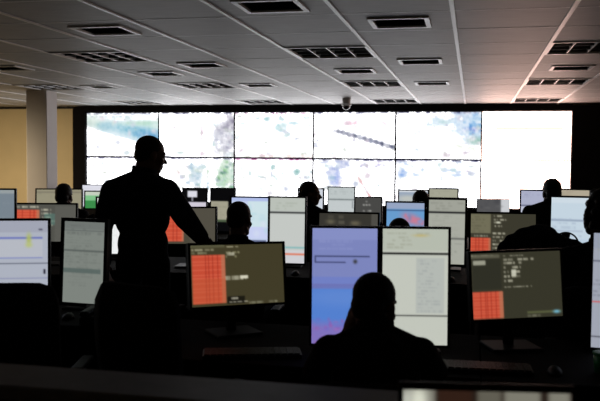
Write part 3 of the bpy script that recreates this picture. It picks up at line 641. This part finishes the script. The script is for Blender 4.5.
def seated(headpx, headpy, z, label, hkind='crop', lean=.10, sh=.225, shw=.19, turn=0, nod=10, sc=.96, face=0, cloth=None, seed=1, bulk=1.0, arm='desk', tiltz=0, chair_label=None, back_top=1.0, headdx=0):
    """seated person whose crown is where the photo shows headpx, headpy"""
    crown = P(headpx, headpy, z); H = crown.z; rz = math.radians(face)
    hR = head_rot(turn, nod, tiltz); hc = V(headdx, lean+.05, H-.121*sc)
    base = Vector((crown.x, crown.y, 0)) - Matrix.Rotation(rz, 3, 'Z') @ V(hc.x, hc.y-.01, 0)
    b = Body(); shz = H-sh; k = bulk
    b.ell((0, -.02, .57), (.175*k, .135*k, .115), 'trousers'); b.ell((0, .0, .68), (.155*k, .115*k, .14)); b.ell((0, lean*.45, (.68+shz)/2+.02), (.165*k, .118*k, .17)); b.ell((0, lean*.75, shz-.09), (.175*k, .118*k, .14))
    nb = V(0, lean*.85, shz+.02)
    for s in (-1, 1): b.cone(nb, V(s*(shw-.02), lean*.8, shz-.045), .062*k, .062*k)
    b.cone(nb + V(0, 0, -.04), nb + V(0, .01, .025), .075*k, .056); b.cone(nb, hc + hR @ V(0, -.025, -.06)*sc, .056, .052, 'skin')
    b.head(hc, hR, sc); legs_seated(b)
    for s in (-1, 1):
        S = V(s*shw, lean*.8, shz-.045); dz = DZ+.028
        if arm == 'phone' and s == -1:
            E = V(-.215, lean+.16, shz-.17); Wd = hc + V(-.105, .02, -.145); b.chain([S, E], [.068*k, .060]); b.chain([E, Wd], [.060, .044]); b.cone(Wd + V(0, 0, -.03), V(-.05, lean*.85, shz), .05, .06); b.hand(Wd, hc + V(-.088, .02, -.02) - Wd, V(-1, -.3, 0), V(0, 1, 0), .25, .95)
        else:
            E = V(s*(shw+.075), lean+.13, max(DZ+.07, shz-.30)); Wd = V(s*.17, lean+.37, dz+.02); b.chain([S, E], [.064*k, .050]); b.chain([E, Wd], [.050, .036]); b.hand(Wd, V(-s*.12, 1, -.12), V(0, 0, 1), V(-s, 0, 0), .3, .95)
    rot = Matrix.Rotation(rz, 3, 'Z')
    o = finish(b, 'person', base, rz, label, hc, hR, sc, hkind, cloth, seed, neckp=(nb+V(0, 0, .005), nb+V(0, .012, .05), .062))
    if chair_label: c = chair(base.x, base.y, rz, chair_label, back_top)
    return o
seated(375.5, 274.5, 2.98, 'hunched person in dark top seated before the violet and off-white portrait monitors', 'crop', lean=.12, sh=.235, shw=.165, turn=-32, nod=16, sc=.97, face=10, seed=2, bulk=.98, arm='phone', chair_label='black swivel chair of the hunched person in the foreground', back_top=.90)
seated(239.5, 202, 5.35, 'person seated before the bluish portrait monitor, back to the viewer', 'crop', lean=.05, sh=.295, shw=.17, turn=-18, nod=6, face=4, seed=3, bulk=.98, chair_label='high-backed black chair held by the standing person', back_top=1.10)
seated(310, 182, 7.6, 'person in dark top seated in profile against the video wall', 'wavy', lean=.06, sh=.26, shw=.175, turn=-62, nod=4, sc=.93, face=-20, seed=4, bulk=.92, chair_label='black swivel chair of the person in profile', back_top=1.0)
seated(399.5, 219, 5.6, 'low seated person whose crown shows before the blue monitor with red specks', 'crop', lean=.14, sh=.22, turn=0, nod=18, face=0, seed=5, chair_label='black swivel chair behind the bright off-white monitor', back_top=.98)
seated(420.5, 190.5, 7.5, 'farthest middle person, only the crown rising above the second row monitors', 'crop', lean=.08, sh=.25, turn=10, nod=8, face=0, seed=6, chair_label='black swivel chair of the farthest middle person', back_top=.98)
seated(64, 185, 7.85, 'farthest left person seated near the square column', 'short', lean=.05, sh=.25, turn=-12, nod=4, sc=.95, face=14, seed=7, chair_label='black swivel chair near the square column', back_top=.98)
seated(552, 180, 7.3, 'farthest right person seated against the white video wall panels', 'short', lean=.05, sh=.25, turn=20, nod=5, sc=.98, face=-6, seed=8, chair_label='black swivel chair of the farthest right person', back_top=.98)
seated(609, 196, 4.25, 'person in dark top cut off by the right edge of the picture', 'bushy', lean=.04, sh=.29, turn=16, nod=4, sc=.98, face=-8, seed=9, chair_label='black swivel chair at the right edge of the picture', back_top=1.0)

# standing person
def standing():
    base = P(143, 300, 5.22); base.z = 0; rz = math.radians(4); Rz = Matrix.Rotation(rz, 3, 'Z')
    loc = lambda p: Rz.transposed() @ (Vector(p) - base)
    b = Body()
    crown = loc(P(149, 137, 5.22)); hR = head_rot(-52, 12); sc = .99; hc = crown + V(.0, .0, -.118*sc) + V(.012, .0, 0)
    nb = V(hc.x-.035, hc.y-.035, hc.z-.165)
    b.ell((0, 0, .98), (.17, .125, .13), 'trousers'); b.ell((0, 0, 1.06), (.168, .125, .17)); b.ell((-.005, 0, 1.24), (.185, .13, .18)); b.ell((-.01, 0, 1.34), (.195, .125, .16)); b.ell((.0, -.02, 1.43), (.14, .10, .11))
    Sl = V(-.205, .0, 1.405); Sr = V(.150, .03, 1.41)
    b.cone(nb+V(-.01, 0, .01), Sl, .074, .074); b.cone(nb+V(0, 0, .005), Sr, .072, .070); b.cone(nb+V(0, 0, -.08), nb+V(.008, .005, .035), .10, .068); b.cone(nb, hc + hR @ V(0, -.025, -.06)*sc, .064, .060, 'skin')
    b.head(hc, hR, sc)
    for s in (-1, 1):
        b.chain([V(s*.09, 0, .94), V(s*.11, .02, .52), V(s*.115, -.01, .12)], [.092, .064, .048], 'trousers'); b.chain([V(s*.115, -.03, .05), V(s*.135, .13, .038)], [.045, .034], 'shoe'); b.ell((s*.115, -.04, .045), (.042, .052, .044), 'shoe')
    El = V(-.265, -.03, 1.165); Wl = V(-.285, .06, .935); b.chain([Sl, El, Wl], [.078, .066, .046]); b.hand(Wl, V(.06, .12, -1), V(-1, 0, 0), V(0, 1, 0), .35)
    Wr = loc(P(200.5, 236.5, 5.02)); mid = (Sr+Wr)/2; Er = mid + V(.03, -.05, -.03); b.chain([Sr, Er, Wr], [.080, .072, .052]); b.hand(Wr, V(.25, .75, -.32), V(0, .2, 1), V(-1, 0, 0), .5)
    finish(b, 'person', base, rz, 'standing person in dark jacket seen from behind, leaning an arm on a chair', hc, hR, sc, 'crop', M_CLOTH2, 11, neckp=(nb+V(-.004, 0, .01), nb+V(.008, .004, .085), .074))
standing()

# empty chairs
c = P(-5, 300, 3.55); chair(c.x, c.y+.22, math.radians(14), 'empty black swivel chair before the pale blue monitor at the left edge', 1.07)
c = P(156, 300, 3.35); chair(c.x, c.y+.2, math.radians(-20), 'empty black chair left of the tilted monitor with the tall red table', 1.10)
c = P(98, 215, 7.25); chair(c.x, c.y+.2, math.radians(30), 'empty black chair between the farthest left person and the standing person', 1.12)
c = P(547, 250, 5.25); jc = chair(c.x, c.y+.25, math.radians(-6), 'black swivel chair with a dark jacket over its back', 1.08)
# jacket draped over the chair back
mb = MB(); rg = random.Random(8)
def e_(p, r): mb.add([Vector((p[0]+v.x*r[0], p[1]+v.y*r[1], p[2]+v.z*r[2])) for v in SPH[0]], SPH[1])
e_((0, -.25, 1.05), (.26, .085, .10)); e_((0, -.30, .86), (.25, .06, .24)); e_((-.02, -.2, .98), (.24, .055, .16))
for i in range(26): a = rg.uniform(-1, 1); e_((a*.24, -.26+rg.uniform(-.06, .06), 1.12-.09*a*a+rg.uniform(-.05, .04)), (.06, .045, .04))
e_((-.02, -.25, 1.15), (.11, .07, .06)); e_((-.1, -.26, 1.13), (.09, .06, .06))
for s in (-1, 1):
    vs_, fs_ = cone_mesh((s*.23, -.30, 1.04), (s*.28, -.31, .62), .062, .05); mb.add(vs_, fs_)
jm = remesh(mb, 'jacket', .011, 3)
j = obj('jacket', jm, M_CLOTH2, None, True, jc.location); j.rotation_euler = jc.rotation_euler; tag(j, 'crumpled dark jacket draped over a chair back at the right', 'jacket')
# headset on a stand
hp = P(566, 236, 5.75)
t = thing('headset', 'thin black headset on its stand before the pale blue monitor', 'headset', (hp.x, hp.y, DZ), math.radians(-6))
hz = hp.z-DZ
MB().tube([(.085*math.cos(a), 0, hz-.06+.085*math.sin(a)) for a in np.linspace(-.2, math.pi+.2, 18)], .006, 8).build('headband', M_PLASTIC, t, True)
for s in (-1, 1): MB().lathe([(.015, -.018), (.038, -.014), (.038, .012), (.02, .018)], 16, Matrix.Translation((s*.088, 0, hz-.085)) @ Matrix.Rotation(math.pi/2, 4, 'Y')).build('ear_cup', M_PLASTIC, t, True)
MB().tube([(-.088, 0, hz-.1), (-.07, -.06, hz-.15), (-.03, -.09, hz-.16)], .004, 6).build('microphone_boom', M_PLASTIC, t, True)
MB().lathe([(.07, 0), (.07, .01), (.012, .016), (.010, hz-.07), (.03, hz+.02-.01), (.03, hz+.02)], 16).build('stand', M_PLASTIC, t, True)

# ------------------------------------------------------------------ things on the desks
kb_base = MB().rbox((-.22, -.07, 0), (.22, .07, .018), .004).mesh('tray', M_PLASTIC)
km = MB()
for r in range(5):
    n = 15
    for i in range(n): km.box((-.212+i*.0283, -.062+r*.0248, .018), (-.212+i*.0283+.0245, -.062+r*.0248+.021, .024))
kb_keys = km.mesh('keys', M_PLASTIC)
ms = bpy.data.meshes.new('mouse_shell'); bm = bmesh.new(); bmesh.ops.create_uvsphere(bm, u_segments=16, v_segments=10, radius=1)
for v in bm.verts: v.co = Vector((v.co.x*.031, v.co.y*.055, max(0, v.co.z)*.034))
bm.to_mesh(ms); bm.free()
def keyboard(x, y, rz, where):
    t = thing('keyboard', f'black computer keyboard {where}', 'keyboard', (x, y, DZ), rz, 'black keyboards on the desks'); obj('tray', kb_base, None, t)
    k = obj('keys', kb_keys, None, t); k['kind'] = 'stuff'
    t = thing('computer_mouse', f'black computer mouse {where}', 'mouse', (x+.31*math.cos(rz), y+.31*math.sin(rz), DZ), rz, 'black computer mice on the desks'); obj('shell', ms, M_PLASTIC, t, True)
    MB().tube([(0, .020, .030), (0, .030, .028)], .006, 8).build('wheel', M_SHELL, t, True)
keyboard(.04, 3.42, .05, 'in front of the hunched person')
keyboard(-.95, 3.42, .3, 'below the tilted monitor with the tall red table')
keyboard(.98, 3.42, 0, 'below the dark monitor with the small red table')
keyboard(-2.45, 3.93, .1, 'below the pale blue monitor at the left edge')
keyboard(-1.62, 5.93, 0, 'below the bluish portrait monitor of the second row')
keyboard(-.45, 5.93, 0, 'below the blue monitor with red specks')
# desk phone, faintly visible below the grey-green monitor
t = thing('desk_phone', 'dark desk telephone below the grey-green portrait monitor', 'phone', (-1.93, 3.92, DZ), .15)
MB().rbox((-.09, -.09, 0), (.09, .09, .045), .012).build('body', M_SHELL, t); MB().rbox((-.085, -.1, .045), (-.035, .1, .075), .012).build('handset', M_PLASTIC, t)
km = MB()
for r in range(4):
    for i in range(3): km.box((-.01+i*.028, -.07+r*.028, .045), (.01+i*.028, -.05+r*.028, .05))
km.build('keypad', M_SHELL, t)
# small things that catch the light
c = Pz(574, 271, DZ+.002)
tag(MB().rbox((-.06, -.045, 0), (.06, .045, .012), .002).build('notepad', M_WHITE, None, loc=(c.x, 6.02, DZ)), 'small white notepad on the right second row desk', 'notepad')
c = Pz(596, 372, DZ+.03); c = P(597, 373, 3.35)
t = thing('cup', 'small green plastic cup at the right edge of the picture', 'cup', (c.x+.02, c.y, DZ)); cu = MB().lathe([(.028, 0), (.036, .085), (.038, .085), (.030, .004)], 20).build('body', M_GREEN, t, True); MB().lathe([(.037, .078), (.040, .080), (.040, .088), (.037, .089)], 20).build('rim', M_GREEN, cu, True)

# near counter: a lower worktop behind a raised ledge with a grey edge band
CT = 1.045; WT = .86
t = thing('counter', 'dark brown counter with a raised grey ledge along the bottom of the picture', 'counter', (-.3, 1.7, 0))
MB().rbox((-2.6, -.62, WT-.035), (2.6, .10, WT), .006).build('worktop', M_COUNTER, t)
MB().rbox((-2.6, .085, CT-.04), (2.6, .285, CT), .006).build('ledge', M_EDGE, t)
MB().box((-2.55, .10, 0), (2.55, .24, CT-.04)).build('front_panel', M_COUNTER, t)
for i in range(5): MB().box((-2.5+i*1.24, -.58, 0), (-2.46+i*1.24, .10, WT-.035)).build('side_panel', M_COUNTER, t)
# laptop standing open on the worktop, only the top of its dim display in the picture
c = P(490, 396.5, 1.62); LW, LH = .345, .21; yw = math.radians(9)
t = thing('laptop', 'open laptop with a dim brown and white display at the bottom right', 'laptop', (c.x, c.y, WT), yw)
MB().rbox((-LW/2-.012, -.245, 0), (LW/2+.012, -.005, .016), .004).build('base', M_PLASTIC, t)
k = MB()
for q in range(5):
    for i in range(14): k.box((-.15+i*.0216, -.12+q*.02, .016), (-.15+i*.0216+.018, -.12+q*.02+.0165, .0185))
k = k.build('keys', M_SHELL, t); k['kind'] = 'stuff'
hgt = c.z-WT-.012
R = Matrix.Translation((0, 0, .02)) @ Matrix.Rotation(-math.radians(8), 4, 'X')
MB().rbox((-LW/2-.010, 0, 0), (LW/2+.010, .010, hgt+.010), .003, R).build('lid', M_PLASTIC, t)
q = Pic(70, 40, (34, 25, 20)); q.rect(0, 0, .2, .5, (150, 152, 140), .7); q.blob(.1, .1, .06, .14, (215, 217, 200)); q.blob(.03, .1, .03, .1, (190, 192, 180)); q.rect(.21, 0, .42, 1, (48, 30, 22)); q.rect(.45, .0, .58, .3, (96, 93, 82)); q.rect(.60, 0, .82, .34, (124, 122, 110)); q.rect(.86, 0, .98, .3, (126, 124, 112)); q.text(.05, .45, .95, .95, (120, 118, 105), 6, .6, 5); q.blur(2)
sc_ = obj('screen', q.mesh(LW, hgt-.012), None, t); sc_.matrix_local = R @ Matrix.Translation((0, -.0012, hgt/2))

# ------------------------------------------------------------------ lamps the room has
def downlight(x, y, power, col, label):
    t = thing('ceiling_downlight', label, 'ceiling light', (x, y, CZ))
    m = MB(); n = 28; prof = [(.085, -.004), (.085, .003), (.065, .003), (.062, -.004)]; vs = []; fs = []
    for rr, z in prof:
        for k in range(n): vs.append((rr*math.cos(2*math.pi*k/n), rr*math.sin(2*math.pi*k/n), z))
    for q in range(4):
        for k in range(n): fs.append((q*n+k, q*n+(k+1) % n, ((q+1) % 4)*n+(k+1) % n, ((q+1) % 4)*n+k))
    m.add(vs, fs).build('trim_ring', M_WHITEP, t, True)
    MB().lathe([(.060, .002), (.060, -.002), (.02, -.010)], 24).build('lens', M_WHITEP, t, True)
    l = bpy.data.lights.new('bulb_light', 'SPOT'); l.energy = power; l.color = col; l.spot_size = math.radians(172); l.spot_blend = 1.0; l.shadow_soft_size = .06
    lo = bpy.data.objects.new('bulb_light', l); COL.objects.link(lo); lo.parent = t; lo.location = (0, 0, -.08); lo.rotation_euler = (math.radians(22), 0, 0)
downlight(-6.95, 8.35, 520, (1, .82, .55), 'warm round ceiling downlight left of the square column')
